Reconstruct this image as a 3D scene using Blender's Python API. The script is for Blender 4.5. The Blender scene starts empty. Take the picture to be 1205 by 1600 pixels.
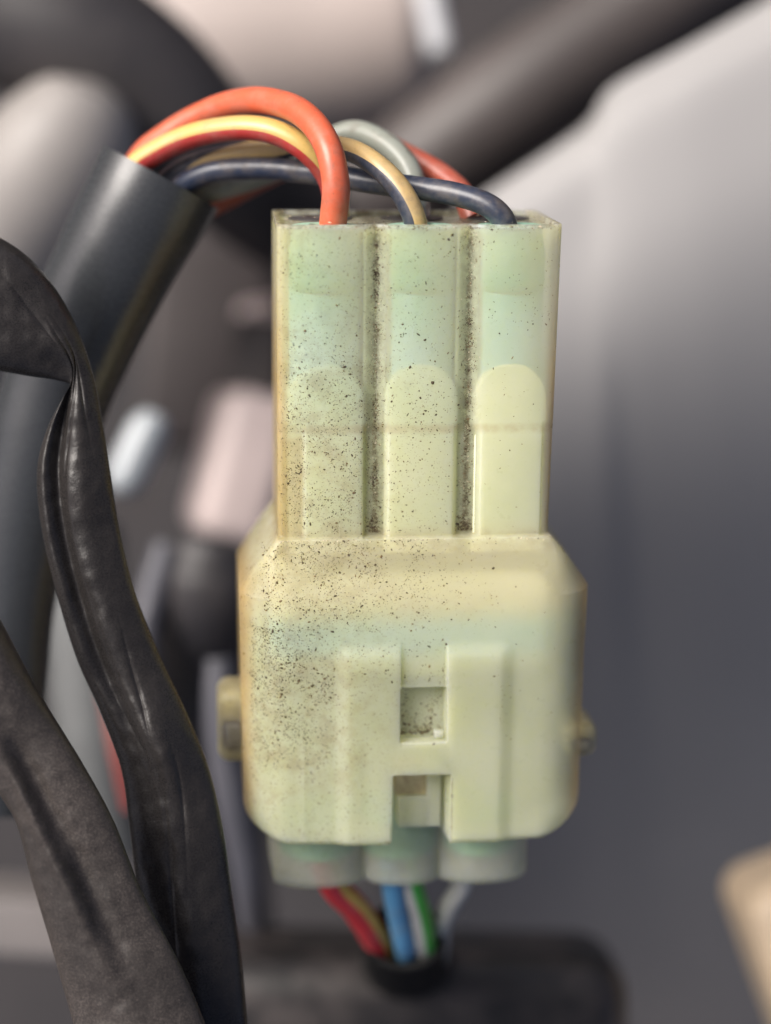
import bpy, bmesh, math, random
from mathutils import Vector, Matrix, noise as mnoise

random.seed(11)
R = math.radians
MM = 0.001
CAM_H = 130.0            # camera height above the focus plane, mm
PXMM = 22.5              # photo pixels per mm on the focus plane

scene = bpy.context.scene
col = scene.collection

# ------------------------------------------------------------------ camera, sky, sun, exposure
cd = bpy.data.cameras.new("camera")
cam = bpy.data.objects.new("camera", cd)
col.objects.link(cam)
cam.location = (0, 0, CAM_H * MM)
cd.sensor_fit = 'VERTICAL'
cd.sensor_height = 24.0
cd.sensor_width = 36.0
cd.lens = 24.0 * CAM_H / (1600.0 / PXMM)
cd.clip_start = 0.005
cd.clip_end = 50.0
cd.dof.use_dof = True
cd.dof.focus_distance = (CAM_H - 1.5) * MM
cd.dof.aperture_fstop = 7.6
scene.camera = cam

SUN_EL, SUN_AZ = R(42), R(-54)     # azimuth clockwise from +Y: light from the upper left
world = bpy.data.worlds.new("World")
scene.world = world
world.use_nodes = True
wn = world.node_tree
sky = wn.nodes.new('ShaderNodeTexSky')
sky.sky_type = 'NISHITA'
sky.sun_disc = False
sky.sun_elevation = SUN_EL
sky.sun_rotation = SUN_AZ
sky.air_density = 0.35
sky.dust_density = 5.0
sky.ozone_density = 0.6
wn.links.new(sky.outputs[0], wn.nodes['Background'].inputs[0])
wn.nodes['Background'].inputs[1].default_value = 0.10

sd = bpy.data.lights.new("sun", 'SUN')
sun = bpy.data.objects.new("sun", sd)
col.objects.link(sun)
sd.energy = 2.5
sd.angle = R(36)
sd.color = (1.0, 0.965, 0.91)
sdir = Vector((math.sin(SUN_AZ) * math.cos(SUN_EL), math.cos(SUN_AZ) * math.cos(SUN_EL), math.sin(SUN_EL)))
sun.rotation_euler = (-sdir).to_track_quat('-Z', 'Y').to_euler()

vs = scene.view_settings
scene.display_settings.display_device = 'sRGB'
vs.view_transform = 'Standard'
vs.look = 'None'
vs.exposure = 0.72
vs.gamma = 1.0
scene.render.engine = 'CYCLES'
cy = scene.cycles
cy.use_denoising = True
cy.max_bounces = 10
cy.diffuse_bounces = 4
cy.transparent_max_bounces = 12
cy.sample_clamp_indirect = 4.0

# ------------------------------------------------------------------ helpers
def at(px, py, z):
    """photo pixel (1205 x 1600) at height z mm -> point in mm"""
    k = (CAM_H - z) / CAM_H / PXMM
    return Vector(((px - 602.5) * k, (800 - py) * k, z))

def pxr(r, z):
    return r * (CAM_H - z) / CAM_H / PXMM

def sm(a, b, x):
    t = max(0.0, min(1.0, (x - a) / (b - a)))
    return t * t * (3 - 2 * t)

def tag(o, label=None, cat=None, group=None, kind=None):
    if label: o['label'] = label
    if cat: o['category'] = cat
    if group: o['group'] = group
    if kind: o['kind'] = kind
    return o

def empty(name, loc=(0, 0, 0), rot=None):
    o = bpy.data.objects.new(name, None)
    o.empty_display_size = 0.005
    col.objects.link(o)
    o.location = Vector(loc) * MM
    if rot is not None:
        o.rotation_euler = rot
    return o

class MB:
    def __init__(self):
        self.v, self.f, self.m = [], [], []
    def add(self, verts, faces, mi=0):
        b = len(self.v)
        self.v += [Vector(p) for p in verts]
        self.f += [tuple(i + b for i in f) for f in faces]
        self.m += [mi] * len(faces) if isinstance(mi, int) else list(mi)
    def build(self, name, mats, parent=None, smooth=40, origin=None):
        me = bpy.data.meshes.new(name)
        o0 = Vector(origin) if origin is not None else Vector((0, 0, 0))
        me.from_pydata([tuple((p - o0) * MM) for p in self.v], [], self.f)
        for mt in (mats if isinstance(mats, (list, tuple)) else [mats]):
            me.materials.append(mt)
        me.polygons.foreach_set('material_index', self.m)
        bm = bmesh.new()
        bm.from_mesh(me)
        bmesh.ops.recalc_face_normals(bm, faces=bm.faces)
        if smooth:
            a = R(smooth)
            for f in bm.faces: f.smooth = True
            for e in bm.edges:
                if len(e.link_faces) == 2 and e.calc_face_angle(0) > a:
                    e.smooth = False
        bm.to_mesh(me)
        bm.free()
        o = bpy.data.objects.new(name, me)
        col.objects.link(o)
        if parent is not None:
            o.parent = parent
        elif origin is not None:
            o.location = o0 * MM
        return o

def crom(pts, n):
    """Catmull-Rom through tuples of any length, n steps per span"""
    P = [tuple(p) for p in pts]
    P = [tuple(2 * a - b for a, b in zip(P[0], P[1]))] + P + [tuple(2 * a - b for a, b in zip(P[-1], P[-2]))]
    out = []
    for i in range(1, len(P) - 2):
        for k in range(n):
            t = k / n
            out.append(tuple(0.5 * ((2 * b) + (c - a) * t + (2 * a - 5 * b + 4 * c - d) * t * t + (-a + 3 * b - 3 * c + d) * t ** 3)
                             for a, b, c, d in zip(P[i - 1], P[i], P[i + 1], P[i + 2])))
    out.append(P[-2])
    return out

def frames(pts):
    """parallel transported (tangent, normal, binormal) along a polyline"""
    n = len(pts)
    res = []
    prev = None
    for i in range(n):
        t = (pts[min(i + 1, n - 1)] - pts[max(i - 1, 0)]).normalized()
        if prev is None:
            ref = Vector((0, 0, 1)) if abs(t.z) < 0.9 else Vector((0, 1, 0))
            nrm = (ref - t * ref.dot(t)).normalized()
        else:
            nrm = (prev - t * prev.dot(t)).normalized()
        prev = nrm
        res.append((t, nrm, t.cross(nrm)))
    return res

def sweep(mb, pts, rad, segs=24, stripe=None, cap=True, flat=1.0, wob=0.0, mi=0):
    """tube of radius rad(i) along pts; stripe = (angle, halfwidth) gives faces material 1"""
    fr = frames(pts)
    verts, faces, mis = [], [], []
    n = len(pts)
    for i, p in enumerate(pts):
        t, nn, bb = fr[i]
        r = rad[i] if isinstance(rad, list) else rad
        tw = R(stripe[2] * (i / n) ** 2.5) if stripe and len(stripe) > 2 else 0.0
        for s in range(segs):
            a = 2 * math.pi * s / segs + tw
            rr = r
            if wob:
                q = p + (nn * math.cos(a) + bb * math.sin(a)) * r
                rr = r * (1 + wob * mnoise.noise(q * 0.35))
            verts.append(p + nn * (math.cos(a) * rr * flat) + bb * (math.sin(a) * rr))
    for i in range(n - 1):
        for s in range(segs):
            s2 = (s + 1) % segs
            faces.append((i * segs + s, i * segs + s2, (i + 1) * segs + s2, (i + 1) * segs + s))
            m = mi
            if stripe:
                d = ((s + 0.5) / segs * 360 - stripe[0] + 180) % 360 - 180
                if abs(d) < stripe[1]: m = 1
            mis.append(m)
    if cap:
        faces.append(tuple(range(segs - 1, -1, -1))); mis.append(mi)
        faces.append(tuple((n - 1) * segs + s for s in range(segs))); mis.append(mi)
    mb.add(verts, faces, mis)

def hollow(mb, pts, rad, wall, segs=32, flat=1.0, wob=0.0):
    """open-ended tube with a wall thickness"""
    fr = frames(pts)
    n = len(pts)
    verts, faces = [], []
    for layer in (0, 1):
        for i, p in enumerate(pts):
            t, nn, bb = fr[i]
            r = (rad[i] if isinstance(rad, list) else rad)
            for s in range(segs):
                a = 2 * math.pi * s / segs
                d = nn * math.cos(a) * flat + bb * math.sin(a)
                k = 1 + (wob * mnoise.noise((p + d * r) * 0.3) if wob else 0)
                verts.append(p + d * (r * k) - d.normalized() * (wall * layer))
    for L in (0, 1):
        b = L * n * segs
        for i in range(n - 1):
            for s in range(segs):
                s2 = (s + 1) % segs
                f = (b + i * segs + s, b + i * segs + s2, b + (i + 1) * segs + s2, b + (i + 1) * segs + s)
                faces.append(f if L == 0 else f[::-1])
    b = n * segs
    for e in (0, n - 1):
        for s in range(segs):
            s2 = (s + 1) % segs
            faces.append((e * segs + s, e * segs + s2, b + e * segs + s2, b + e * segs + s))
    mb.add(verts, faces)

def rbox(mb, c, size, r, rot=None, seg=4, taper=None):
    """rounded box; c centre mm, size (x, y, z), r bevel; taper scales the top (z+) face"""
    bm = bmesh.new()
    bmesh.ops.create_cube(bm, size=1)
    for v in bm.verts:
        v.co = Vector((v.co.x * size[0], v.co.y * size[1], v.co.z * size[2]))
        if taper and v.co.z > 0:
            v.co.x *= taper; v.co.y *= taper
    if r:
        bmesh.ops.bevel(bm, geom=bm.edges[:], offset=r, segments=seg, profile=0.5, affect='EDGES')
    M = rot.to_matrix() if rot is not None else Matrix.Identity(3)
    bm.verts.index_update()
    mb.add([Vector(c) + M @ v.co for v in bm.verts], [tuple(v.index for v in f.verts) for f in bm.faces])
    bm.free()

def lathe(mb, c, axis, prof, segs=28):
    """prof = [(radius, along)], closed with caps where radius > 0"""
    ax = Vector(axis).normalized()
    ref = Vector((1, 0, 0)) if abs(ax.x) < 0.9 else Vector((0, 1, 0))
    n1 = (ref - ax * ref.dot(ax)).normalized()
    n2 = ax.cross(n1)
    verts, faces = [], []
    for r, h in prof:
        for s in range(segs):
            a = 2 * math.pi * s / segs
            verts.append(Vector(c) + ax * h + (n1 * math.cos(a) + n2 * math.sin(a)) * r)
    for i in range(len(prof) - 1):
        for s in range(segs):
            s2 = (s + 1) % segs
            faces.append((i * segs + s, i * segs + s2, (i + 1) * segs + s2, (i + 1) * segs + s))
    faces.append(tuple(range(segs)))
    faces.append(tuple((len(prof) - 1) * segs + s for s in range(segs)))
    mb.add(verts, faces)

# ------------------------------------------------------------------ materials
class NT:
    def __init__(self, name):
        self.mat = bpy.data.materials.new(name)
        self.mat.use_nodes = True
        self.t = self.mat.node_tree
        self.b = self.t.nodes['Principled BSDF']
        self.out = self.t.nodes['Material Output']
        tc = self.t.nodes.new('ShaderNodeTexCoord')
        self.P = self.math3(tc.outputs['Object'], 1000.0)      # millimetres
    def n(self, typ, **kw):
        nd = self.t.nodes.new(typ)
        for k, v in kw.items(): setattr(nd, k, v)
        return nd
    def put(self, sock, val):
        if isinstance(val, bpy.types.NodeSocket): self.t.links.new(val, sock)
        elif isinstance(val, (tuple, list)) and len(val) == 3 and sock.type == 'RGBA': sock.default_value = (*val, 1)
        else: sock.default_value = val
    def math3(self, a, s):
        nd = self.n('ShaderNodeVectorMath', operation='SCALE')
        self.put(nd.inputs[0], a); nd.inputs['Scale'].default_value = s
        return nd.outputs[0]
    def m(self, op, a, b=0.0, c=0.0, clamp=False):
        nd = self.n('ShaderNodeMath', operation=op, use_clamp=clamp)
        self.put(nd.inputs[0], a); self.put(nd.inputs[1], b); self.put(nd.inputs[2], c)
        return nd.outputs[0]
    def xyz(self, v=None):
        nd = self.n('ShaderNodeSeparateXYZ')
        self.put(nd.inputs[0], v if v is not None else self.P)
        return nd.outputs
    def noise(self, scale, detail=3.0, rough=0.55, vec=None, dist=0.0):
        nd = self.n('ShaderNodeTexNoise')
        self.put(nd.inputs['Vector'], vec if vec is not None else self.P)
        nd.inputs['Scale'].default_value = scale
        nd.inputs['Detail'].default_value = detail
        nd.inputs['Roughness'].default_value = rough
        nd.inputs['Distortion'].default_value = dist
        return nd.outputs['Fac']
    def ramp(self, f, a, b, lo=0.0, hi=1.0):
        nd = self.n('ShaderNodeMapRange', interpolation_type='SMOOTHSTEP')
        self.put(nd.inputs['Value'], f)
        for k, v in zip(('From Min', 'From Max', 'To Min', 'To Max'), (a, b, lo, hi)):
            nd.inputs[k].default_value = v
        return nd.outputs['Result']
    def mix(self, f, a, b):
        nd = self.n('ShaderNodeMix', data_type='RGBA')
        self.put(nd.inputs['Factor'], f)
        self.put(nd.inputs['A'] if False else nd.inputs[6], a)
        self.put(nd.inputs[7], b)
        return nd.outputs[2]
    def band(self, x, lo, hi, soft):
        return self.m('MULTIPLY', self.ramp(x, lo - soft, lo + soft), self.ramp(x, hi - soft, hi + soft, 1.0, 0.0))
    def bump(self, h, strength=0.3, dist=0.1, prev=None):
        nd = self.n('ShaderNodeBump')
        nd.inputs['Strength'].default_value = strength
        nd.inputs['Distance'].default_value = dist * MM
        self.put(nd.inputs['Height'], h)
        if prev is not None: self.put(nd.inputs['Normal'], prev)
        return nd.outputs[0]
    def set(self, **kw):
        for k, v in kw.items(): self.put(self.b.inputs[k.replace('_', ' ')], v)
        return self

def simple(name, c, rough=0.5, var=0.15, scale=0.25, dust=None, dust_amt=0.4, bump=0.15, spec=0.5, bscale=3.0):
    t = NT(name)
    f = t.noise(scale, 4.0)
    base = t.mix(t.ramp(f, 0.3, 0.7), tuple(x * (1 - var) for x in c), tuple(min(1, x * (1 + var)) for x in c))
    rg = rough
    if dust:
        d = t.m('MULTIPLY', t.ramp(t.noise(scale * 1.7, 5.0, 0.65), 0.38, 0.72), dust_amt)
        base = t.mix(d, base, dust)
        rg = t.m('ADD', t.m('MULTIPLY', d, 0.45), rough, clamp=True)
    t.set(Base_Color=base, Roughness=rg, Normal=t.bump(t.noise(bscale, 4.0), bump, 0.06))
    t.b.inputs['Specular IOR Level'].default_value = spec
    return t.mat

def vinyl(name, c, dust, amt, rough=0.4, ridge=True):
    """black sheath plastic with fine road dust in grains"""
    t = NT(name)
    big = t.noise(0.16, 4.0, 0.6)
    fine = t.noise(8.0, 3.0, 0.7)
    grain = t.n('ShaderNodeTexVoronoi')
    t.put(grain.inputs['Vector'], t.P); grain.inputs['Scale'].default_value = 3.2
    speck = t.ramp(grain.outputs['Distance'], 0.06, 0.22, 1.0, 0.0)
    mask = t.ramp(big, 0.30, 0.74, 0.35, 0.85)
    d1 = t.m('MULTIPLY', t.ramp(fine, 0.42, 0.66), mask)
    d = t.m('ADD', t.m('MULTIPLY', d1, amt), t.m('MULTIPLY', t.m('MULTIPLY', speck, t.ramp(t.noise(0.8, 2.0), 0.5, 0.68)), amt * 1.1), clamp=True)
    film = t.m('MULTIPLY', mask, amt * 0.35)
    d = t.m('ADD', d, film, clamp=True)
    base = t.mix(d, c, dust)
    t.set(Base_Color=base, Roughness=t.m('ADD', t.m('MULTIPLY', d, 0.5), rough, clamp=True))
    n1 = t.bump(fine, 0.35 if ridge else 0.12, 0.05)
    n2 = t.bump(t.noise(0.9 if ridge else 0.35, 4.0), 0.18 if ridge else 0.08, 0.35, n1)
    t.put(t.b.inputs['Normal'], n2)
    t.b.inputs['Specular IOR Level'].default_value = 0.35 if ridge else 0.6
    return t.mat

def wire_mat(name, c, grime=0.25, rough=0.33):
    t = NT(name)
    g = t.m('MULTIPLY', t.ramp(t.noise(0.7, 5.0, 0.65), 0.48, 0.75), grime)
    sp = t.m('MULTIPLY', t.ramp(t.noise(7.0, 2.0, 0.6), 0.66, 0.74), 0.5)
    g = t.m('ADD', g, sp, clamp=True)
    c = t.mix(t.m('MULTIPLY', t.ramp(t.noise(0.5, 5.0, 0.7), 0.42, 0.7), 0.22), c, (0.36, 0.31, 0.26))
    t.set(Base_Color=t.mix(g, c, (0.10, 0.075, 0.05)), Roughness=t.m('ADD', t.m('MULTIPLY', g, 0.4), rough))
    t.put(t.b.inputs['Normal'], t.bump(t.noise(2.5, 3.0), 0.12, 0.05))
    t.b.inputs['Subsurface Weight'].default_value = 0.15
    t.b.inputs['Subsurface Radius'].default_value = (0.6 * MM, 0.4 * MM, 0.3 * MM)
    t.b.inputs['Subsurface Scale'].default_value = 1.0
    return t.mat

def nylon(name, see=0.3, plug=False, tint=None):
    """aged natural nylon: milky, part see-through, yellowed and painted with an amber edge glow at the outside, stained where dirt sits"""
    t = NT(name)
    x, y, z = t.xyz()[:3]
    wob = t.m('MULTIPLY', t.m('SUBTRACT', t.noise(0.35, 4.0), 0.5), 1.6)
    if plug:
        ta, tb = tint or ((0.58, 0.60, 0.48), (0.66, 0.67, 0.55))
        base = t.mix(t.ramp(t.noise(0.4, 3.0), 0.3, 0.7), ta, tb)
    else:
        base = t.mix(t.ramp(t.noise(0.22, 3.0), 0.3, 0.7), (0.655, 0.682, 0.440), (0.695, 0.718, 0.500))
        # shoulder region has yellowed tan
        shoulder = t.band(t.m('ADD', y, wob), -1.0, 4.3, 1.3)
        base = t.mix(t.m('MULTIPLY', shoulder, 0.48), base, (0.62, 0.52, 0.32))
        yw = t.m('ADD', y, wob)
        # yellowed flanks; amber glow of light through the thick edges painted in
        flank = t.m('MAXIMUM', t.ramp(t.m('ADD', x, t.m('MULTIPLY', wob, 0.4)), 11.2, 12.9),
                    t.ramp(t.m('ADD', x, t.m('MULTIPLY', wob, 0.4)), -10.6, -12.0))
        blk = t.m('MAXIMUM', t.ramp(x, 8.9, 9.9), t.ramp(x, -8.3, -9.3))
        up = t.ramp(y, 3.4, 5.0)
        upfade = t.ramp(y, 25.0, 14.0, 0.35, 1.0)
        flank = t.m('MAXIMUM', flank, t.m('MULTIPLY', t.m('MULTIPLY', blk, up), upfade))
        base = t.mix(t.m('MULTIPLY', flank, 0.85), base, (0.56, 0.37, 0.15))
        base = t.mix(t.m('MULTIPLY', t.m('MULTIPLY', t.ramp(x, -7.35, -7.65), t.band(y, 4.0, 11.2, 0.4)), 0.55), base, (0.52, 0.40, 0.18))
        base = t.mix(t.m('MULTIPLY', t.m('MULTIPLY', t.band(t.m('ADD', y, t.m('MULTIPLY', wob, 0.1)), 11.35, 11.95, 0.22), t.ramp(t.noise(0.9, 4.0), 0.3, 0.6, 0.3, 1.0)), 0.45), base, (0.47, 0.36, 0.20))
        # brown grime in the two grooves
        gl = None
        for gx in (-2.5, 3.87):
            d = t.m('ABSOLUTE', t.m('SUBTRACT', t.m('ADD', x, t.m('MULTIPLY', wob, 0.12)), gx))
            g = t.m('ADD', t.ramp(d, 0.02, 0.36, 0.55, 0.0), t.ramp(d, 0.1, 0.95, 0.45, 0.0))
            gl = g if gl is None else t.m('MAXIMUM', gl, g)
        gl = t.m('MULTIPLY', t.m('MULTIPLY', gl, t.ramp(y, 3.95, 4.3)), t.ramp(t.noise(1.6, 6.0, 0.75), 0.36, 0.60, 0.22, 1.0))
        base = t.mix(t.m('MULTIPLY', gl, 0.88), base, (0.135, 0.085, 0.038))
        # speckled stain over the left half
        lm = t.ramp(x, 3.0, -7.0)
        st = t.m('MULTIPLY', t.m('MULTIPLY', lm, t.ramp(t.noise(0.55, 5.0, 0.7), 0.40, 0.72)), t.band(y, -14.0, 19.0, 3.0))
        base = t.mix(t.m('MULTIPLY', st, 0.5), base, (0.40, 0.325, 0.16))
        # dusty rim at the top
        rim = t.m('MULTIPLY', t.m('MAXIMUM', t.ramp(y, 25.35, 25.6), t.m('MULTIPLY', t.ramp(y, 25.0, 25.2), t.ramp(z, -2.0, -2.4))), t.ramp(t.noise(1.6, 5.0), 0.35, 0.6))
        base = t.mix(t.m('MULTIPLY', rim, 0.75), base, (0.16, 0.125, 0.09))
        # soft dust film: on the shoulder ledge, in smears over the left half
        film = t.m('MULTIPLY', t.band(y, 3.2, 4.3, 0.7), t.ramp(t.noise(0.8, 5.0, 0.7), 0.35, 0.65))
        film = t.m('MAXIMUM', film, t.m('MULTIPLY', t.ramp(t.noise(0.45, 6.0, 0.75, None, 0.6), 0.5, 0.75), t.ramp(x, 6.0, -6.0, 0.08, 0.8)))
        base = t.mix(t.m('MULTIPLY', film, 0.35), base, (0.33, 0.25, 0.14))
        # fine hairline scuffs
        mp = t.n('ShaderNodeMapping'); t.put(mp.inputs[0], t.P); mp.inputs['Rotation'].default_value = (0, 0, 0.5); mp.inputs['Scale'].default_value = (6.0, 0.25, 1.0)
        sc = t.m('MULTIPLY', t.ramp(t.noise(1.0, 2.0, 0.5, mp.outputs[0]), 0.70, 0.74), t.ramp(t.noise(0.5, 2.0), 0.5, 0.6))
        base = t.mix(t.m('MULTIPLY', sc, 0.3), base, (0.75, 0.74, 0.62))
    fine = t.m('MULTIPLY', t.ramp(t.noise(5.0, 3.0, 0.7), 0.58, 0.70), t.ramp(x, 6.0, -8.0, 0.06, 0.75))
    base = t.mix(fine, base, (0.13, 0.09, 0.045))
    t.set(Base_Color=base, Roughness=t.ramp(t.noise(1.2, 3.0), 0.3, 0.7, 0.27, 0.42))
    t.put(t.b.inputs['Normal'], t.bump(t.noise(0.9, 3.0), 0.06, 0.2, t.bump(t.noise(7.0, 3.0), 0.10, 0.03)))
    t.b.inputs['Subsurface Weight'].default_value = 0.92
    t.b.inputs['Subsurface Radius'].default_value = (3.6 * MM, 3.4 * MM, 2.0 * MM)
    t.b.inputs['Subsurface Scale'].default_value = 1.0
    t.b.inputs['Specular IOR Level'].default_value = 0.45
    tr = t.n('ShaderNodeBsdfTransparent')
    tr.inputs[0].default_value = (0.97, 0.97, 0.93, 1)
    mx = t.n('ShaderNodeMixShader')
    mx.inputs[0].default_value = see
    t.t.links.new(t.b.outputs[0], mx.inputs[1])
    t.t.links.new(tr.outputs[0], mx.inputs[2])
    t.t.links.new(mx.outputs[0], t.out.inputs[0])
    return t.mat

M_shell = nylon("aged_nylon", 0.42)
M_plug = nylon("milky_nylon", 0.56, plug=True)
M_lug = nylon("lug_nylon", 0.2, plug=True, tint=((0.50, 0.43, 0.25), (0.60, 0.55, 0.34)))
M_tube = simple("inner_nylon", (0.84, 0.84, 0.60), 0.4, 0.05)
def inner_mat(name, c_lo, y0, c_hi, y1):
    """coloured rubber whose pigment shifts along its length"""
    t = NT(name)
    y = t.m('ADD', t.xyz()[1], t.m('MULTIPLY', t.m('SUBTRACT', t.noise(0.5, 3.0), 0.5), 2.2))
    t.set(Base_Color=t.mix(t.ramp(y, y0, y1), c_lo, c_hi), Roughness=0.45)
    return t.mat
M_seal = inner_mat("green_silicone", (0.06, 0.40, 0.30), 21.0, (0.34, 0.58, 0.44), 25.0)
M_sealblue = inner_mat("pale_blue_silicone", (0.38, 0.64, 0.72), 16.0, (0.12, 0.46, 0.44), 21.4)
M_plugseal = inner_mat('sea_green_silicone', (0.17, 0.48, 0.28), -30.0, (0.17, 0.48, 0.28), -29.0)
M_tubehalf = inner_mat('pale_inner_nylon', (0.84, 0.84, 0.60), 9.0, (0.70, 0.79, 0.62), 15.0)
M_tubefade = inner_mat('fading_inner_nylon', (0.84, 0.84, 0.60), 8.5, (0.56, 0.72, 0.62), 15.5)
def ring_mat():
    t = NT("blue_grey_silicone")
    y = t.xyz()[1]
    t.set(Base_Color=t.mix(t.band(y, -4.5, -1.9, 1.0), (0.74, 0.73, 0.50), (0.33, 0.56, 0.61)), Roughness=0.45)
    return t.mat
M_ring = ring_mat()
M_divider = simple('divider_nylon', (0.50, 0.54, 0.38), 0.45, 0.08)
M_pocket = simple("grimy_nylon", (0.46, 0.40, 0.24), 0.5, 0.2, 0.9, (0.2, 0.15, 0.1), 0.6)
M_dirt = [simple("dark_dirt", (0.066, 0.044, 0.022), 0.85, 0.3), simple("brown_dirt", (0.15, 0.10, 0.05), 0.85, 0.3),
          simple("pale_grit", (0.55, 0.46, 0.33), 0.8, 0.2)]
M_rubber = simple("dusty_black_rubber", (0.035, 0.034, 0.036), 0.5, 0.2, 0.12, (0.16, 0.135, 0.12), 0.35)
M_sleeve = vinyl("black_tubing", (0.027, 0.030, 0.034), (0.13, 0.13, 0.135), 0.10, 0.26, False)
M_sheath = vinyl("black_vinyl", (0.015, 0.014, 0.014), (0.15, 0.125, 0.11), 0.12, 0.26)
M_sheath2 = vinyl("dusty_black_vinyl", (0.020, 0.018, 0.017), (0.17, 0.14, 0.125), 0.38, 0.38)

# ------------------------------------------------------------------ connector frame (local mm -> world)
def connector_axes():
    T, S, Q = R(14), R(5), R(-0.4)
    u = Vector((1, 0, 0)); v = Vector((0, math.cos(T), math.sin(T))); w = Vector((0, -math.sin(T), math.cos(T)))
    u, w = u * math.cos(S) - w * math.sin(S), w * math.cos(S) + u * math.sin(S)
    rz = Matrix.Rotation(Q, 3, 'Z')
    return rz @ u, rz @ v, rz @ w
CU, CV, CW = connector_axes()
CO = Vector((1.889, -6.0, 0.0))
C_ROT = Matrix((CU, CV, CW)).transposed().to_euler()
def loc2w(u, v, w):
    return CO + CU * u + CV * v + CW * w

V_TOP, V_BOT = 25.6, -18.35
G1, G2 = -2.5, 3.87

def uL(v):
    if v >= 4.05: return -9.2 - 0.004 * (25.6 - v)
    if v >= 0.0: return -9.3 - 2.75 * (1 - (v / 4.05)) ** 0.9
    x = -12.05 + 0.010 * (-v)
    if v < -16.0:
        k = min(2.35, -16.0 - v)
        x += 2.6 - math.sqrt(max(0.0, 2.6 ** 2 - (k * 2.6 / 2.4) ** 2))
    return x
def uR(v):
    if v >= 4.05: return 9.75 + 0.36 * (v - 4.05) / 21.5
    if v >= 0.0: return 9.75 + 3.1 * (1 - (v / 4.05)) ** 0.85
    x = 12.85 - 0.006 * (-v)
    if v < -16.0:
        k = min(2.35, -16.0 - v)
        x -= 2.6 - math.sqrt(max(0.0, 2.6 ** 2 - (k * 2.6 / 2.4) ** 2))
    return x
def body_t(v):                       # 0 on the block, 1 on the body
    return 1 - sm(-0.5, 4.05, v)
def front(v):
    if v > 4.1: f = -1.6
    elif v > 3.95: f = -1.6 + 0.38 * sm(4.1, 3.95, v)
    else: f = -1.22 + 1.22 * (1 - max(0.0, (v + 1.0) / 4.95) ** 1.6) if v > -1.0 else 0.0
    if v > 25.35: f -= 0.9 * (v - 25.35) ** 2 * 2
    if v < -17.9: f -= 0.8 * (-17.9 - v) ** 2 * 1.6
    return f
def back(v):
    return -13.4 - 1.6 * body_t(v)
def cornr(v):
    return 0.45 + 2.8 * body_t(v)

def detail(u, v):
    d = 0.0
    if v > 4.0:
        up = sm(10.9, 12.2, v)
        # upper lobes with soft valleys
        val = sum(0.36 * math.exp(-((u - g) / 0.55) ** 2) for g in (G1, G2))
        c, hw = ((-5.85, 3.35) if u < G1 else (0.7, 3.2) if u < G2 else (6.9, 3.1))
        lobe = -0.22 * min(1.0, abs((u - c) / hw)) ** 3
        # lower panels with flat grooves
        low = 0.0
        for a, b in ((-3.28, -1.78), (3.03, 4.63)):
            low -= 0.58 * sm(a - 0.22, a + 0.20, u) * sm(b + 0.22, b - 0.20, u)
        low -= 0.22 * sm(-7.30, -7.65, u) + 0.30 * sm(9.02, 9.15, u)
        st = 0.10 * math.exp(-((v - 11.55) / 0.35) ** 2)
        d = up * (lobe - val) + (1 - up) * low - st * (0.3 if abs(u - G1) > 0.8 and abs(u - G2) > 0.8 else 0)
    elif v < -1.0:
        # gentle fall-away beside the pad
        d -= (0.045 * max(0.0, -5.0 - u) ** 1.25 + 0.045 * max(0.0, u - 7.0) ** 1.25) * sm(-1.0, -6.0, v)
        # raised pad
        pad = sm(-5.6, -4.3, u) * sm(7.4, 6.1, u) * sm(-3.1, -4.3, v)
        d += 0.36 * pad
        chan = sm(-0.83, -0.70, u) * sm(2.49, 2.36, u)
        # shallow channel above the window, then the window
        d -= 0.38 * pad * chan * sm(-6.66, -6.54, v)
        win = chan * sm(-6.54, -6.66, v) * sm(-10.58, -10.44, v)
        d -= (1.15 + 0.22 * (v + 10.5) * 0.5) * win
        # open slot with drafted walls
        wl = -1.30 + 0.02 * (v + 13)
        slot = max(0.0, min(1.0, (u - wl) / 0.46)) * max(0.0, min(1.0, (2.86 - u) / 0.5)) * sm(-13.0, -13.14, v)
        d -= 4.6 * slot
        # fine moulding ridges beside the pad
        d += 0.05 * math.exp(-((u + 7.6) / 0.25) ** 2) * sm(-9, -13, v)
    return d

def Hfull(u, v):
    """front surface height of the housing at (u, v)"""
    l, r = uL(v), uR(v)
    cl = max(0.25, min(cornr(v), -8.6 - l)); cr = max(0.25, min(cornr(v), r - 9.25))
    rz = cornr(v) * 0.95
    f = front(v)
    if u < l + cl:
        k = min(1.0, (l + cl - u) / cl); f -= rz * (1 - math.sqrt(max(0, 1 - k * k)))
    elif u > r - cr:
        k = min(1.0, (u - (r - cr)) / cr); f -= rz * (1 - math.sqrt(max(0, 1 - k * k)))
    return f + detail(u, v)

def samples(lo, hi, step, breaks, offs=(-0.14, -0.07, 0.0, 0.07, 0.14)):
    s = [lo + (hi - lo) * i / int((hi - lo) / step) for i in range(int((hi - lo) / step) + 1)]
    for b in breaks: s += [b + o for o in offs if lo < b + o < hi]
    s.sort()
    out = [s[0]]
    for q in s[1:]:
        if q - out[-1] > 0.03: out.append(q)
    out[-1] = hi
    return out

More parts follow.
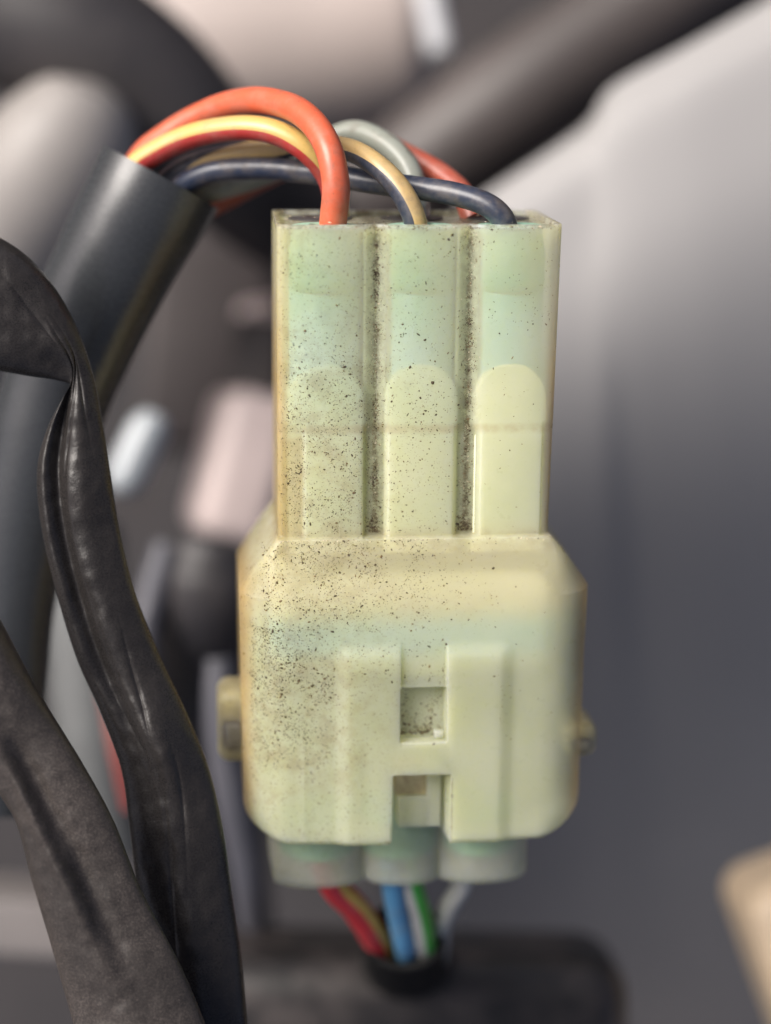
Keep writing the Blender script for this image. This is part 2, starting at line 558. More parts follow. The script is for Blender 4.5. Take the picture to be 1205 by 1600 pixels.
def housing_shell(parent):
    us = samples(-8.6, 9.25, 0.22, (-7.48, -3.27, -1.79, 3.04, 4.62, 9.08, -0.765, 2.425, -1.3, -0.84, 2.86, 2.36, -4.6, -5.3, 6.4, 7.1, G1, G2))
    vsl = samples(V_BOT, V_TOP, 0.26, (4.08, 3.95, -6.6, -10.5, -13.07, -3.8, 11.55, 12.2, -17.9, -18.2, 25.45, 0.0, -1.0), (-0.12, -0.06, 0, 0.06, 0.12))
    NC = 9
    rows = []
    for v in vsl:
        l, r = uL(v), uR(v)
        cl = max(0.25, min(cornr(v), -8.6 - l)); cr = max(0.25, min(cornr(v), r - 9.25))
        rz = cornr(v) * 0.95
        bk = back(v)
        row = []
        # left corner: from the side to the front
        for i in range(NC):
            a = math.pi / 2 * i / NC
            uu = l + cl - cl * math.cos(a)
            row.append((uu, v, front(v) - rz * (1 - math.sin(a)) + detail(max(uu, l), v)))
        for u in us:
            uu = max(l + cl, min(r - cr, u))
            row.append((uu, v, front(v) + detail(uu, v)))
        for i in range(NC):
            a = math.pi / 2 * (1 - (i + 1) / NC)
            uu = r - cr + cr * math.cos(a)
            row.append((uu, v, front(v) - rz * (1 - math.sin(a)) + detail(uu, v)))
        # right side, back, left side
        fr = front(v) - rz
        rb = 0.6 + 1.4 * body_t(v)
        for k in (0.33, 0.66): row.append((r, v, fr + (bk + rb - fr) * k))
        for i in range(6):
            a = math.pi / 2 * i / 5
            row.append((r - rb + rb * math.cos(a), v, bk + rb - rb * math.sin(a)))
        for k in (0.25, 0.5, 0.75): row.append((r - rb + (l + rb - r + rb) * k, v, bk))
        for i in range(6):
            a = math.pi / 2 * i / 5
            row.append((l + rb - rb * math.sin(a), v, bk + rb - rb * math.cos(a)))
        for k in (0.33, 0.66): row.append((l, v, bk + rb + (fr - bk - rb) * k))
        rows.append(row)
    mb = MB()
    n = len(rows[0])
    verts = [p for row in rows for p in row]
    faces = []
    for i in range(len(rows) - 1):
        for s in range(n):
            s2 = (s + 1) % n
            faces.append((i * n + s, i * n + s2, (i + 1) * n + s2, (i + 1) * n + s))
    faces.append(tuple(range(n)))
    # top face: a rim and a slightly sunken deck
    b = (len(rows) - 1) * n
    top = rows[-1]
    cu, cw = 0.35, -7.4
    for sc, dv in ((0.965, 0.0), (0.955, -0.35)):
        st = len(verts)
        for (u, v, w) in top: verts.append((cu + (u - cu) * sc, v + dv, cw + (w - cw) * (sc - 0.01)))
        for s in range(n):
            s2 = (s + 1) % n
            faces.append((b + s, b + s2, st + s2, st + s))
        b = st
    faces.append(tuple(b + s for s in range(n)))
    mb.add(verts, faces)
    return mb.build('shell', M_shell, parent, 32)

def flakes(parent):
    """loose grit and dried dirt lying on the housing: thin chips of their own"""
    mb = MB()
    def chip(u, v, size, mi, h=None):
        e = 0.06
        w0 = Hfull(u, v) if h is None else h
        if h is None:
            du = (Hfull(u + e, v) - Hfull(u - e, v)) / (2 * e); dv = (Hfull(u, v + e) - Hfull(u, v - e)) / (2 * e)
            if abs(du) > 1.6 or abs(dv) > 1.6: return
            nrm = Vector((-du, -dv, 1)).normalized()
        else: nrm = Vector((0, 1, 0))
        ref = Vector((1, 0, 0)); t1 = (ref - nrm * ref.dot(nrm)).normalized(); t2 = nrm.cross(t1)
        a0 = random.uniform(0, math.pi); asp = random.uniform(0.2, 0.8)
        c = Vector((u, v, w0)) if h is None else Vector((u, v, h))
        pts = []
        k = random.choice((5, 6, 7))
        for i in range(k):
            a = 2 * math.pi * i / k
            q = random.uniform(0.65, 1.25) * size
            x, y = math.cos(a) * q, math.sin(a) * q * asp
            pts.append(c + t1 * (x * math.cos(a0) - y * math.sin(a0)) + t2 * (x * math.sin(a0) + y * math.cos(a0)) + nrm * 0.006)
        top = c + nrm * (0.012 + size * 0.35)
        mb.add(pts + [top], [(i, (i + 1) % k, k) for i in range(k)], mi)
    def sz(): return min(0.14, 0.022 + random.expovariate(1 / 0.020))
    def scatter(n, u0, u1, v0, v1, dens, mats=(0, 0, 1)):
        k = tries = 0
        while k < n and tries < n * 30:
            tries += 1
            u, v = random.uniform(u0, u1), random.uniform(v0, v1)
            cl = 0.5 + 0.9 * mnoise.noise(Vector((u * 0.55, v * 0.55, 3)))
            if random.random() < dens(u, v) * max(0.05, min(1.2, cl)):
                chip(u, v, sz(), random.choice(mats)); k += 1
    scatter(2100, -9.0, -2.9, 4.3, 25, lambda u, v: 0.12 + 0.9 * sm(21, 11, v))
    scatter(800, -2.1, 3.4, 4.3, 25, lambda u, v: 0.25 + 0.45 * sm(19, 10, v) + 0.2 * sm(22, 25, v) - 0.3 * sm(0, 3, u) * sm(12, 6, v))
    scatter(110, 4.6, 9.6, 18.0, 25.2, lambda u, v: 0.5)
    scatter(35, 4.6, 9.6, 4.3, 18, lambda u, v: 0.3)
    scatter(1900, -10.4, 6.0, -2.4, 3.9, lambda u, v: (0.2 + 0.8 * sm(4.5, -3, u)) * (1.0 - 0.35 * sm(1.5, -2.4, v)))
    scatter(2300, -11.3, -5.3, -14.5, -2.0, lambda u, v: 1.0 * sm(-14.5, -8, v) * (0.45 + 0.55 * sm(-6.2, -9.5, u)))
    scatter(70, -5.3, -1.2, -6.0, -3.2, lambda u, v: 0.5)
    scatter(90, -0.7, 2.4, -6.5, -3.0, lambda u, v: 0.4 + 0.6 * sm(1.6, 2.3, u))
    scatter(420, -0.62, 2.3, -10.3, -6.75, lambda u, v: 0.35 + 0.6 * sm(-8.5, -10.2, v))
    for _ in range(60): chip(random.uniform(-0.6, 2.2), random.gauss(-10.1, 0.25), sz() * 1.6, random.choice((0, 1)))
    scatter(40, 6.2, 7.2, -11.0, -4.5, lambda u, v: 0.6)
    scatter(40, 2.4, 12.0, -18, 3.5, lambda u, v: 0.15)
    # packed grime in the two grooves, darkest at the foot
    for g, n in ((G1, 2000), (G2, 2500)):
        for _ in range(n):
            v = random.uniform(4.2, 25.4)
            wid = 0.20 + 0.16 * mnoise.noise(Vector((g, v * 0.8, 0))) + (0.1 if v < 11 else 0.05)
            u = random.gauss(g, max(0.08, wid))
            if v < 11: u = max(g - 0.62, min(g + 0.62, u))
            if random.random() < 0.12 + 1.1 * max(0, 0.3 + mnoise.noise(Vector((g * 3, v * 1.1, 5)))) + (0.4 if v < 6 else 0):
                chip(u, v, sz() * 0.9, random.choice((0, 0, 1, 1, 1, 2)))
        for _ in range(150):
            chip(random.gauss(g - 0.1, 0.28), 4.25 + abs(random.gauss(0, 0.5)), sz() * 1.3, 0)
        for _ in range(16):      # bigger dark clots
            v = random.uniform(5, 24); 
            for _ in range(16): chip(random.gauss(g, 0.13), random.gauss(v, 0.25), sz() * 1.2, 0)
    # dust along the shoulder ledge and around the top rim
    for _ in range(420):
        u = random.uniform(-9.2, 9.5)
        if random.random() < 0.35 + 0.65 * sm(3, -8, u): chip(u, 3.9 + random.gauss(0, 0.10), sz() * 0.8, random.choice((0, 1, 2, 2)))
    for _ in range(420):
        chip(random.uniform(-9, 9.9), 25.5 - abs(random.gauss(0, 0.12)), sz() * 0.8, random.choice((0, 1, 1, 2)))
    for _ in range(900):
        u, w = random.uniform(-8.6, 9.3), random.uniform(-13, -1.9)
        chip(u, 25.62 if random.random() < 0.12 else 25.27, sz() * 1.4, random.choice((0, 1, 1, 2)), w)
    for _ in range(260):    # dirt caught in the parting line right of the slot and along the bottom edge
        chip(2.93 + random.gauss(0, 0.015), random.uniform(-18.3, -13.1), sz() * 0.7, 0)
    for _ in range(420):
        chip(random.choice((random.uniform(-9.5, -4.6), random.uniform(3.0, 7.0), random.uniform(-9.5, 8))), -18.22 + random.gauss(0, 0.05), sz() * 0.6, random.choice((0, 1, 1)))
    for _ in range(60): chip(random.gauss(-1.5, 0.25), random.uniform(-18.3, -17.9), sz(), random.choice((0, 1)))
    o = mb.build('dirt_speck', M_dirt, parent, 0)
    o['kind'] = 'stuff'
    return o

def make_housing():
    root = empty('connector_housing', CO, C_ROT)
    tag(root, 'pale yellow translucent plastic connector housing speckled with dirt, three grooved channels on top', 'connector')
    housing_shell(root)
    # contents that show through the milky wall
    XS = (-5.85, 0.70, 6.90)
    for row, wc in ((0, -4.45), (1, -10.3)):
        for i, x in enumerate(XS):
            mb = MB()
            prof = [(0.1, 20.9), (2.3, 20.92), (2.48, 21.3), (2.48, 22.0), (2.40, 22.35), (2.48, 22.7), (2.48, 23.6), (2.35, 24.2), (2.25, 25.33), (1.1, 25.4), (0.9, 25.1)]
            lathe(mb, (x, 0, wc), (0, 1, 0), prof)
            mb.build('wire_seal', M_seal if row == 0 else M_rubber, root, 45)
    for x in XS:
        mb = MB()
        lathe(mb, (x, 0, -4.75), (0, 1, 0), [(2.47, 13.0), (2.47, 21.3), (2.3, 21.5)])
        mb.build('contact_sleeve', M_sealblue, root, 45)
        mb = MB()
        out = [(-2.55, 2.6), (2.55, 2.6)] + [(2.55 * math.cos(R(q)), 13.5 + 2.55 * math.sin(R(q))) for q in range(0, 181, 9)]
        k = len(out)
        lay = [(1.0, -6.9), (1.0, -2.35), (0.985, -2.2), (0.96, -2.13)]
        vv = [(x + p_[0] * sc, 9 + (p_[1] - 9) * sc, w_) for sc, w_ in lay for p_ in out]
        ff = [(L * k + i, L * k + (i + 1) % k, (L + 1) * k + (i + 1) % k, (L + 1) * k + i) for L in range(3) for i in range(k)]
        ff += [tuple(range(k)), tuple(3 * k + i for i in range(k))]
        mb.add(vv, ff)
        mb.build('contact_tube', M_tubefade if x < 0 else M_tubehalf if x < 2 else M_tube, root, 50)
    for x in (-2.52, 3.86):
        mb = MB()
        rbox(mb, (x, 14.0, -5.9), (1.5, 22.2, 6.0), 0.2)
        mb.build('divider', M_divider, root, 50)
    mb = MB()
    rbox(mb, (0.4, -2.8, -6.2), (20.5, 7.4, 11.0), 2.0)
    mb.build('seal_ring', M_ring, root, 50)
    # side lugs
    for sx, x0, v0, h, wz in ((-1, -12.40, -11.6, 5.6, -8.4), (1, 12.95, -12.4, 2.7, -6.0)):
        mb = MB()
        rbox(mb, (x0, v0, wz), (2.6, h, 4.4), 0.9)
        rbox(mb, (x0 + sx * 0.1, v0 - h * 0.1, wz + 1.7), (1.5, h * 0.4, 1.4), 0.45)
        mb.build('side_lug', M_lug, root, 50)
    # catch of the mating half seen at the bottom of the window
    mb = MB()
    rbox(mb, (2.0, -10.15, -0.35), (0.7, 0.55, 0.6), 0.1)
    mb.build('catch', M_shell, root, 50)
    flakes(root)
    return root

def make_plug():
    root = empty('connector_plug', CO, C_ROT)
    tag(root, 'milky three-lobed plug end pushed into the underside of the yellow housing', 'plug')
    # lobed body
    mb = MB()
    C = [(-6.40, 3.5), (-0.05, 2.9), (5.95, 3.45)]
    prof_n = 120
    rows = []
    vs_ = [-12.0, -16.0, -19.0, -21.5, -22.6, -23.0, -23.25, -23.4]
    for v in vs_:
        sh = 0.0 if v > -22.6 else (v + 22.6) ** 2 * 0.7
        row = []
        for i in range(prof_n + 1):
            u = -9.9 + 19.3 * i / prof_n
            w = -4.7 if abs(u + 0.25) < 8.6 else -9.0
            for c, hw in C:
                k = abs((u - c) / hw)
                if k < 1: w = max(w, -5.2 + 1.9 * (1 - k ** 2.2) ** 0.5)
            row.append((-0.25 + (u + 0.25) * (1 - sh * 0.03), v, w - sh))
        for i in range(prof_n + 1):
            u = 9.4 - 19.3 * i / prof_n
            row.append((-0.25 + (u + 0.25) * (1 - sh * 0.03), v, -13.0 + sh))
        rows.append(row)
    n = len(rows[0])
    faces = []
    for i in range(len(rows) - 1):
        for s in range(n):
            s2 = (s + 1) % n
            faces.append((i * n + s, i * n + s2, (i + 1) * n + s2, (i + 1) * n + s))
    faces += [tuple(range(n)), tuple((len(rows) - 1) * n + s for s in range(n))]
    mb.add([p for r_ in rows for p in r_], faces)
    mb.build('shell', M_plug, root, 35)
    # latch tab inside the open slot, with a grimy pocket
    mb = MB()
    for c, s in (((1.85, -15.3, -2.5), (1.0, 4.9, 2.0)), ((0.32, -16.6, -2.5), (2.1, 2.3, 2.0))):
        rbox(mb, c, s, 0.06)
    mb.build('latch_tab', M_shell, root, 40)
    mb = MB()
    rbox(mb, (0.25, -14.3, -3.0), (2.3, 2.5, 1.8), 0.1)
    mb.build('pocket_floor', M_pocket, root, 40)
    for x in (-6.35, -0.3, 5.85):
        mb = MB()
        lathe(mb, (x, 0, -6.2), (0, -1, 0), [(0.2, 17.6), (2.8, 17.8), (2.8, 21.1), (2.3, 21.5), (0.9, 21.9)])
        mb.build('wire_seal', M_plugseal, root, 45)
    return root

make_housing()
make_plug()

# ------------------------------------------------------------------ wires
def wire(px_pts, rpx, mats, label, stripe=None, group=None, n=24):
    pts3 = [tuple(at(*p)) for p in px_pts]
    pts = [Vector(p) for p in crom(pts3, n)]
    h = len(label) * 1.7
    pts = [q + Vector((mnoise.noise(q * 0.22 + Vector((h, 0, 0))), mnoise.noise(q * 0.22 + Vector((0, h, 0))), 0)) * 0.10 for q in pts]
    mb = MB()
    sweep(mb, pts, rpx / PXMM, 44, stripe, wob=0.035)
    o = mb.build('wire', mats, None, 60, origin=pts[0])
    return tag(o, label, 'wire', group)

W_orange = wire_mat("orange_insulation", (0.62, 0.12, 0.055), 0.35)
W_yellow = wire_mat("yellow_insulation", (0.62, 0.42, 0.13), 0.2)
W_red = wire_mat("red_insulation", (0.42, 0.04, 0.035), 0.2)
W_navy = wire_mat("navy_insulation", (0.022, 0.030, 0.055), 0.45)
W_tan = wire_mat("tan_insulation", (0.52, 0.36, 0.15), 0.3)
W_grey = wire_mat("pale_grey_insulation", (0.27, 0.29, 0.25), 0.7)
W_rust = wire_mat("rust_red_insulation", (0.36, 0.075, 0.045), 0.3)
W_blue = wire_mat("light_blue_insulation", (0.12, 0.36, 0.60), 0.15)
W_green = wire_mat("green_insulation", (0.06, 0.42, 0.05), 0.15)
W_scarlet = wire_mat("scarlet_insulation", (0.72, 0.04, 0.05), 0.10)
W_amber = wire_mat("amber_insulation", (0.85, 0.50, 0.10), 0.1)
W_white = wire_mat("light_grey_insulation", (0.45, 0.45, 0.42), 0.2)

GT = 'wires arching from the black sleeve into the top of the connector'
wire([(518, 375, 1.4), (521, 335, 2.2), (524, 290, 2.8), (516, 238, 2.6), (492, 196, 1.2), (455, 168, -1.0), (405, 157, -4.0), (350, 166, -7.0),
      (300, 188, -8.6), (255, 217, -9.6), (222, 245, -10.4), (190, 300, -11), (150, 380, -12)], 21.5, W_orange,
     'bright orange wire arching over the others into the left channel', None, GT)
wire([(528, 345, -4.2), (524, 310, -3.8), (512, 272, -2.9), (482, 235, -2.0), (440, 210, -2.2), (390, 200, -3.0), (340, 203, -4.2), (290, 216, -5.6), (247, 237, -6.6),
      (212, 262, -7.4), (185, 305, -8.4), (150, 380, -10)], 20, [W_yellow, W_red],
     'yellow wire with a red stripe passing behind the orange wire', (300, 52), GT)
wire([(653, 375, 1.4), (645, 335, 1.8), (622, 292, 1.6), (586, 257, 0.6), (545, 234, -1.5), (490, 226, -4.2), (430, 231, -5.6), (370, 238, -6.6), (310, 253, -7.8),
      (268, 278, -8.8), (230, 330, -10), (190, 410, -11)], 18, [W_navy, W_tan],
     'dark blue wire with a broad tan stripe bending down into the middle channel', (62, 72, -400), GT)
wire([(797, 380, 0.8), (785, 342, 1.4), (756, 318, 1.2), (710, 303, 0.4), (650, 293, -0.8), (590, 284, -2.2), (530, 276, -3.4), (470, 268, -4.6), (410, 263, -5.6), (350, 266, -6.4),
      (310, 277, -7.2), (280, 296, -8.2), (255, 335, -9.6), (220, 410, -11)], 18.5, W_navy,
     'plain dark navy wire running lowest across and into the right channel', None, GT)
wire([(240, 400, -12.5), (272, 335, -11.2), (308, 306, -10.6), (348, 292, -10.4), (395, 277, -10.2), (450, 255, -9.8), (510, 222, -9), (556, 208, -8), (600, 224, -6.6), (634, 258, -5.4),
      (650, 300, -4.6), (655, 345, -4.2)], 20, W_grey,
     'dull pale grey wire looping at the back above the middle channel', None, GT)
wire([(255, 410, -14.5), (292, 350, -13.6), (345, 315, -13), (420, 275, -12.6), (500, 238, -12), (565, 218, -10.8), (622, 236, -8.8), (680, 268, -7), (722, 302, -5.4), (740, 345, -4.4)], 19,
     W_rust, 'rust red wire behind, sloping down to the right channel', None, GT)

W_darkred = wire_mat('dark_red_insulation', (0.22, 0.04, 0.035), 0.3)
GB = 'wires leaving the underside of the plug'
wire([(505, 1335, -12.5), (522, 1385, -14), (556, 1420, -16), (585, 1462, -19), (600, 1505, -25), (612, 1530, -40)], 25, [W_scarlet, W_amber],
     'red wire with an orange tan stripe under the connector', (310, 24), GB)
wire([(607, 1335, -12), (615, 1390, -14), (622, 1430, -16), (634, 1480, -19), (640, 1508, -25), (640, 1530, -40)], 19, W_blue,
     'light blue wire under the middle of the connector', None, GB)
wire([(632, 1335, -13), (645, 1390, -14.5), (656, 1430, -16.5), (664, 1478, -19.5), (664, 1508, -25), (655, 1530, -40)], 20, [W_white, W_green],
     'light grey wire with a vivid green stripe under the connector', (300, 62), GB)
wire([(735, 1335, -13), (722, 1385, -14.5), (704, 1415, -17), (690, 1450, -20), (682, 1500, -26), (670, 1530, -40)], 19, W_white,
     'plain grey wire slanting from the right lobe of the plug', None, GB)

# ------------------------------------------------------------------ tubing and sheaths at the left
def px_path(pts, n=8):
    """(px, py, z, r_px) stations -> points and radii in mm"""
    out = crom(pts, n)
    return [at(p[0], p[1], p[2]) for p in out], [pxr(p[3], p[2]) for p in out]

p, r = px_path([(252, 277, -10, 101), (228, 322, -10.2, 99), (205, 362, -10.6, 97), (165, 440, -11.5, 93), (118, 540, -13, 90), (80, 640, -14, 86), (45, 780, -15, 78),
                (18, 920, -16, 72), (0, 1080, -17, 74), (-12, 1260, -18, 76)], 10)
mb = MB(); hollow(mb, p, r, 0.55, 48, 0.80, 0.012)
tag(mb.build('tubing', M_sleeve, None, 60, origin=p[0]), 'smooth black tubing whose open mouth holds the six coloured wires', 'tube')

def sheath(name, A, B, z0, bulge, mat, label, ridges, n=16, M=96):
    """flattened loose sheath between two edge polylines (photo px), folded by the ridge function"""
    a_ = crom(A, n); b_ = crom(B, n)
    N = min(len(a_), len(b_))
    verts, faces = [], []
    for i in range(N):
        s = i / (N - 1)
        zz = z0(s)
        a, b = at(*a_[i][:2], zz), at(*b_[i][:2], zz)
        wdt = (b - a).length
        for j in range(M + 1):
            t = j / M
            prof = (1 - abs(2 * t - 1) ** 2.4) ** 0.5
            p_ = a.lerp(b, t)
            h = bulge * wdt * prof + ridges(s, t) * prof ** 0.6
            q = p_ + Vector((0, 0, h))
            q += Vector((0, 0, 1)) * (0.22 * mnoise.noise(q * 0.30) + 0.07 * mnoise.noise(q * 1.1)) * prof
            verts.append(q)
        for j in range(M - 1, 0, -1):
            t = j / M
            prof = (1 - abs(2 * t - 1) ** 2.4) ** 0.5
            verts.append(a.lerp(b, t) - Vector((0, 0, bulge * wdt * prof)))
    n2 = 2 * M
    for i in range(N - 1):
        for s in range(n2):
            s2 = (s + 1) % n2
            faces.append((i * n2 + s, i * n2 + s2, (i + 1) * n2 + s2, (i + 1) * n2 + s))
    faces += [tuple(range(n2)), tuple((N - 1) * n2 + s for s in range(n2))]
    mb = MB(); mb.add(verts, faces)
    return tag(mb.build(name, mat, None, 70, origin=verts[0]), label, 'sheath')

outer1 = [(-80, 335), (0, 371), (48, 405), (88, 452), (122, 515), (146, 585), (160, 655), (172, 730), (186, 820), (210, 920), (248, 1020), (290, 1110), (325, 1195), (348, 1290), (364, 1400), (378, 1500), (392, 1660)]
inner1 = [(-80, 568), (0, 580), (46, 588), (88, 594), (112, 604), (92, 634), (72, 675), (58, 735), (64, 820), (88, 925), (120, 1030), (158, 1115), (190, 1205), (203, 1300), (215, 1400), (228, 1500), (240, 1660)]
def ridges1(s, t):
    # t=0 outer edge, 1 inner edge; lengthwise folds that start at the kink
    f = sm(0.22, 0.36, s)
    k = -0.75 * math.exp(-((t - 0.70) / 0.09) ** 2) * f * sm(0.85, 0.5, s)        # valley beside the inner lip
    k += 0.30 * math.exp(-((t - 0.90) / 0.07) ** 2) * f * sm(0.8, 0.5, s)
    k += 0.28 * math.exp(-((t - (0.30 + 0.2 * s)) / 0.20) ** 2) * f
    k += 0.55 * math.exp(-((s - 0.72) / 0.05) ** 2) * math.exp(-((t - 0.45) / 0.3) ** 2)   # bulge above the lower bend
    k -= 0.6 * math.exp(-((t - 0.80) / 0.16) ** 2) * math.exp(-((s - 0.2) / 0.06) ** 2)    # crease at the kink
    for s0, t0, sl, w_, d_ in ((0.24, 0.62, 3.0, 0.05, 0.40), (0.29, 0.50, 1.6, 0.07, 0.32), (0.33, 0.30, -1.2, 0.06, 0.25), (0.40, 0.55, 0.9, 0.08, 0.28),
                               (0.14, 0.45, 2.6, 0.05, 0.30), (0.08, 0.60, 1.5, 0.05, 0.22), (0.66, 0.40, 1.8, 0.05, 0.35), (0.72, 0.65, -1.4, 0.05, 0.30),
                               (0.78, 0.35, 1.0, 0.06, 0.28), (0.86, 0.60, 0.7, 0.07, 0.25)):
        k -= 0.6 * d_ * math.exp(-abs(t - t0 - sl * (s - s0)) / 0.03) * math.exp(-((s - s0) / w_) ** 2)      # sharp wrinkles
    k += 0.12 * math.sin(t * 7 + s * 12) * (1 - f)
    return k
sheath('wrinkled_sheath', outer1, inner1, lambda s: -0.5 - 2.0 * s, 0.20, M_sheath,
       'creased black vinyl sheath kinked at the top and hanging beside the connector', ridges1)
up2 = [(-60, 860), (0, 968), (60, 1080), (128, 1190), (178, 1282), (222, 1392), (288, 1520), (345, 1660)]
lo2 = [(-60, 1150), (0, 1240), (28, 1290), (50, 1375), (72, 1450), (92, 1520), (112, 1590), (128, 1660)]
def ridges2(s, t):
    k = 0.55 * math.exp(-((t - (0.78 - 0.35 * s)) / 0.09) ** 2) * sm(0.0, 0.3, s) * sm(0.9, 0.5, s)
    k -= 0.5 * math.exp(-((t - (0.58 - 0.25 * s)) / 0.10) ** 2) * sm(0.1, 0.4, s) * sm(1.0, 0.6, s)
    k += 0.25 * math.sin(t * 7 + s * 5)
    return k
sheath('dusty_sheath', up2, lo2, lambda s: 4.0 - 1.0 * s, 0.17, M_sheath2,
       'dust covered dark sheath crossing the lower left corner', ridges2, 28)

M_black = simple('black_boot_rubber', (0.008, 0.008, 0.008), 0.6, 0.2, spec=0.2)
# ------------------------------------------------------------------ surroundings, out of focus
M_floor = simple("oily_dark_floor", (0.022, 0.020, 0.022), 0.7, 0.35, 0.02, (0.06, 0.05, 0.048), 0.4)
mb = MB()
mb.add([(-1500, -1500, -170), (1500, -1500, -170), (1500, 1500, -170), (-1500, 1500, -170)], [(0, 1, 2, 3)])
mb.build('bay_floor', M_floor, None, 0)['kind'] = 'structure'

# big grey panel at the right, bending away downward
def panel_mat():
    """dark grey plastic with pale smudges; the fading of light down the panel is painted into its colour"""
    t = NT("light_graded_panel_plastic")
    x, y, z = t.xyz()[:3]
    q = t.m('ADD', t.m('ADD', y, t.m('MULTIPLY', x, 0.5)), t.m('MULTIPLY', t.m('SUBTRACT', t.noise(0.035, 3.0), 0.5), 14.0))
    d = t.ramp(q, -118.0, 10.0)  # lit-to-shaded fall-off painted by position, paler towards the top and right
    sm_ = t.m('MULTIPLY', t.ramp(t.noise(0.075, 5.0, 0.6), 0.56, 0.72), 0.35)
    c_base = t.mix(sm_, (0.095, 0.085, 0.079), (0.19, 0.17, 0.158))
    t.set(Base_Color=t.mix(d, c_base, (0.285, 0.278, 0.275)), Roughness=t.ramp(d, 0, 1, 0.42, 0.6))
    return t.mat
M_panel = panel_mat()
edge = crom([(640, 385), (700, 345), (760, 302), (830, 256), (895, 212), (926, 182), (946, 146), (985, 118), (1050, 84), (1125, 42), (1210, -6), (1320, -70), (1460, -150)], 5)
verts, faces = [], []
NV = 44
for i, e in enumerate(edge):
    s = i / (len(edge) - 1)
    for j in range(NV + 1):
        t = j / NV
        bx = 560 + 1050 * s
        x = e[0] + (bx - e[0]) * t ** 1.2
        y = e[1] + (1900 - e[1]) * t
        z = -50 - 5 * (1 - s) - 85 * sm(0.12, 1.0, t) ** 1.1 - 3.5 * math.exp(-t / 0.012)
        z += 1.2 * mnoise.noise(Vector((s * 3, t * 4, 1)))
        verts.append(at(x, y, z))
m_ = NV + 1
nn = len(edge) * m_
for k in range(nn): verts.append(verts[k] + Vector((0.6, -0.6, -3.0)))
for i in range(len(edge) - 1):
    for j in range(NV):
        f = (i * m_ + j, i * m_ + j + 1, (i + 1) * m_ + j + 1, (i + 1) * m_ + j)
        faces += [f, tuple(q + nn for q in f[::-1])]
for i in range(len(edge) - 1):
    for j in (0, NV):
        faces.append((i * m_ + j, (i + 1) * m_ + j, (i + 1) * m_ + j + nn, i * m_ + j + nn))
for j in range(NV):
    for i in (0, len(edge) - 1):
        faces.append((i * m_ + j, i * m_ + j + 1, i * m_ + j + 1 + nn, i * m_ + j + nn))
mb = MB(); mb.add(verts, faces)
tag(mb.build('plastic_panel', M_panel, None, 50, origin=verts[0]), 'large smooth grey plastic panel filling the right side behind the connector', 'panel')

def tube_thing(name, stations, mat, label, cat, segs=32, flat=1.0, n=8, stripe=None):
    p, r = px_path(stations, n)
    mb = MB(); sweep(mb, p, r, segs, None, True, flat)
    return tag(mb.build(name, mat, None, 60, origin=p[0]), label, cat)

def box_thing(name, c, zc, size_px, depth, rot_deg, rad_px, mat, label, cat, tilt=(0, 0)):
    from mathutils import Euler
    mb = MB()
    k = (CAM_H - zc) / CAM_H / PXMM
    rbox(mb, (0, 0, 0), (size_px[0] * k, size_px[1] * k, depth), rad_px * k, Euler((R(tilt[0]), R(tilt[1]), R(rot_deg))), 6)
    o = mb.build(name, mat, None, 50, origin=(0, 0, 0))
    o.location = at(c[0], c[1], zc) * MM
    return tag(o, label, cat)

M_bar = simple("brown_black_paint", (0.065, 0.054, 0.051), 0.5, 0.2, 0.05)
tube_thing('frame_tube', [(1250, -150, -78, 95), (1000, 20, -78, 95), (800, 160, -78, 95), (650, 268, -80, 92), (500, 370, -84, 90)], M_bar,
           'thick dark brown frame tube slanting beside the edge of the grey panel', 'frame tube')
M_hose = simple("dark_rubber_hose", (0.026, 0.024, 0.026), 0.5, 0.2, 0.05, (0.09, 0.075, 0.07), 0.3)
tube_thing('rubber_hose', [(-160, -30, -60, 120), (0, 20, -60, 118), (120, 60, -60, 118), (225, 130, -62, 112), (320, 225, -66, 100), (430, 320, -76, 95), (560, 400, -90, 90)], M_hose,
           'fat black rubber hose curving across the upper left corner', 'hose')
M_cover = simple("pale_cream_metal", (0.42, 0.36, 0.33), 0.42, 0.1, 0.03)
tube_thing('engine_cover', [(180, 75, -108, 150), (330, 78, -108, 160), (470, 70, -108, 158), (590, 58, -108, 150), (645, 52, -108, 135), (668, 50, -108, 90)], M_cover,
           'large pale cream rounded cover at the top behind the wires', 'cover', 48)
M_bright = simple("pale_metal", (0.52, 0.53, 0.55), 0.3, 0.05)
box_thing('metal_strip', (672, 0), -84, (40, 190), 5, 11, 18, M_bright, 'thin bright metal strip at the top edge beside the rounded cover', 'metal strip')
M_case = simple("dull_cast_metal", (0.27, 0.25, 0.235), 0.5, 0.12, 0.05)
tube_thing('engine_case', [(158, 135, -56, 25), (148, 155, -56, 70), (128, 190, -56, 100), (95, 245, -57, 120), (40, 330, -60, 130), (-60, 480, -66, 140), (-160, 640, -72, 145)], M_case,
           'dull light grey rounded casting at the left edge beside the black tubing', 'casting')
M_brown = simple("brown_plastic", (0.034, 0.026, 0.026), 0.55, 0.2, 0.05)
box_thing('brown_block', (345, 500), -120, (190, 420), 30, -6, 20, M_brown, 'dull brown block in the gap left of the connector', 'block')
M_pink = simple("pinkish_plastic", (0.60, 0.50, 0.48), 0.45, 0.08, 0.08)
r_ = box_thing('relay_box', (376, 728), -84, (116, 230), 18, -14, 30, M_pink, 'pinkish beige box standing left of the connector', 'box', (0, 12))
M_white = simple("white_plastic", (0.36, 0.39, 0.41), 0.3, 0.05)
tube_thing('clip_pin', [(242, 645, -55, 16), (236, 662, -55, 29), (222, 692, -55, 32), (206, 728, -55, 32), (193, 754, -55, 29), (186, 770, -55, 14)], M_white,
           'short white rounded pin showing beside the black sheath', 'pin')
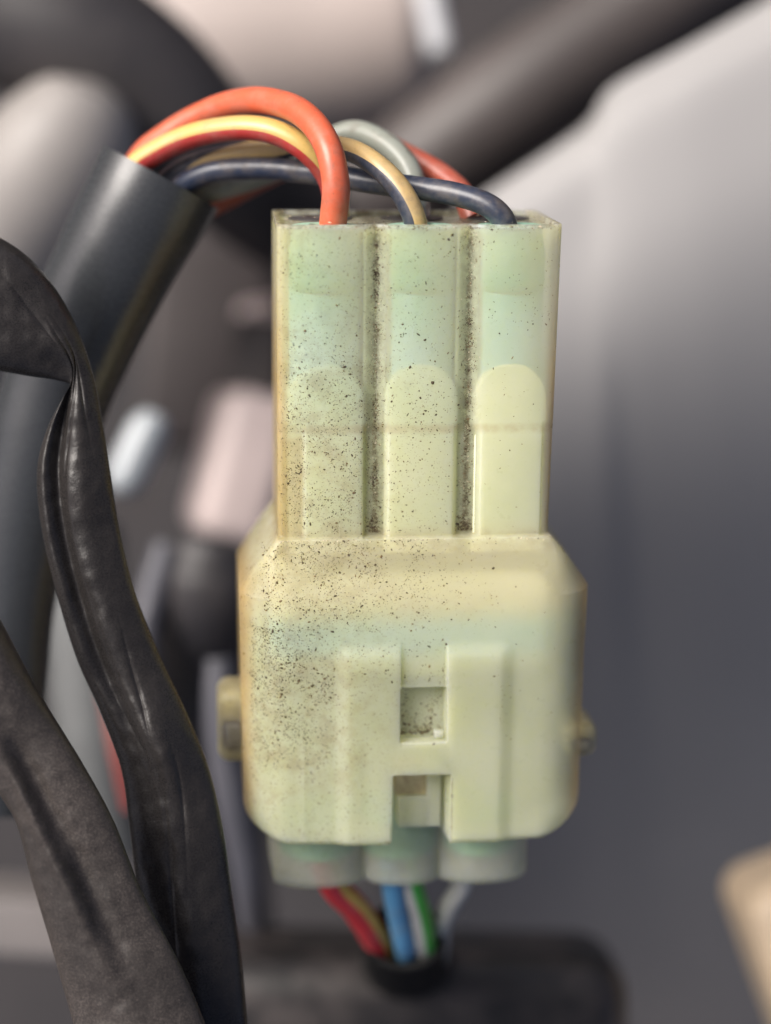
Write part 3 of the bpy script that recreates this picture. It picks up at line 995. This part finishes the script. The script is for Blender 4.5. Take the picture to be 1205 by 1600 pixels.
tube_thing('rubber_hose', [(338, 838, -58, 30), (336, 850, -58, 58), (330, 880, -58, 78), (325, 940, -60, 84), (322, 1060, -70, 84), (330, 1250, -74, 84), (345, 1480, -78, 84)], M_hose,
           'upright dark hose below the pinkish box', 'hose')
M_greyhose = simple("grey_blue_plastic", (0.085, 0.085, 0.10), 0.45, 0.12, 0.08)
tube_thing('cable', [(345, 1030, -42, 22), (345, 1090, -42, 26), (350, 1170, -42, 27), (368, 1270, -42, 28), (388, 1370, -43, 26), (396, 1440, -46, 24)], M_greyhose,
           'lavender grey cable between the black sheath and the connector', 'cable')
M_pale = simple("pale_grey_plastic", (0.11, 0.115, 0.115), 0.5, 0.2, 0.06)
tube_thing('hose', [(130, 820, -58, 60), (132, 930, -58, 62), (138, 1060, -58, 62), (150, 1180, -58, 60), (170, 1330, -60, 60)], M_pale,
           'pale grey hose showing through the gap between the two sheaths', 'hose')
tube_thing('wire', [(158, 1030, -42, 13), (174, 1110, -42, 14), (188, 1180, -42, 15), (208, 1260, -43, 15)], W_darkred,
           'blurred red wire in the gap between the two sheaths', 'wire')
tube_thing('cable', [(262, 850, -55, 20), (238, 930, -55, 22), (225, 1000, -55, 22), (240, 1100, -57, 20)], M_greyhose,
           'blue grey cable under the white pin', 'cable')
M_slab = simple("dusty_grey_plastic", (0.17, 0.155, 0.15), 0.6, 0.15, 0.06)
box_thing('slab', (20, 1430), -60, (230, 90), 12, -3, 12, M_slab, 'dusty grey slab in the lower left corner behind the sheath', 'slab')
M_cream = simple("cream_plastic", (0.70, 0.55, 0.38), 0.4, 0.05, 0.06)
box_thing('cream_cover', (1312, 1542), -46, (230, 430), 16, 20, 50, M_cream, 'cream coloured rounded plastic cover in the lower right corner', 'cover')
M_tray = simple("black_tray_plastic", (0.011, 0.010, 0.010), 0.36, 0.25, 0.10, (0.10, 0.08, 0.075), 0.4)
o = box_thing('battery_tray', (640, 1632), -44, (660, 330), 16, -1, 66, M_tray, 'dusty black plastic box along the bottom edge', 'box')
p, r = px_path([(630, 1462, -19.5, 66), (632, 1480, -24, 68), (634, 1498, -31, 70), (636, 1508, -42, 72)], 8)
mb = MB(); hollow(mb, p, r, 0.5, 36, 0.8)
tag(mb.build('tubing', M_black, None, 60, origin=p[0]), 'short black tubing gathering the four wires under the connector', 'tube')

box_thing('plug_block', (412, 505), -92, (70, 60), 12, 8, 18, M_pink, 'small blurred pinkish block high up close to the left side of the connector', 'block')
box_thing('bracket', (405, 575), -84, (80, 150), 8, -4, 12, M_bar, 'dark bracket close to the left side of the connector above the pinkish box', 'bracket')
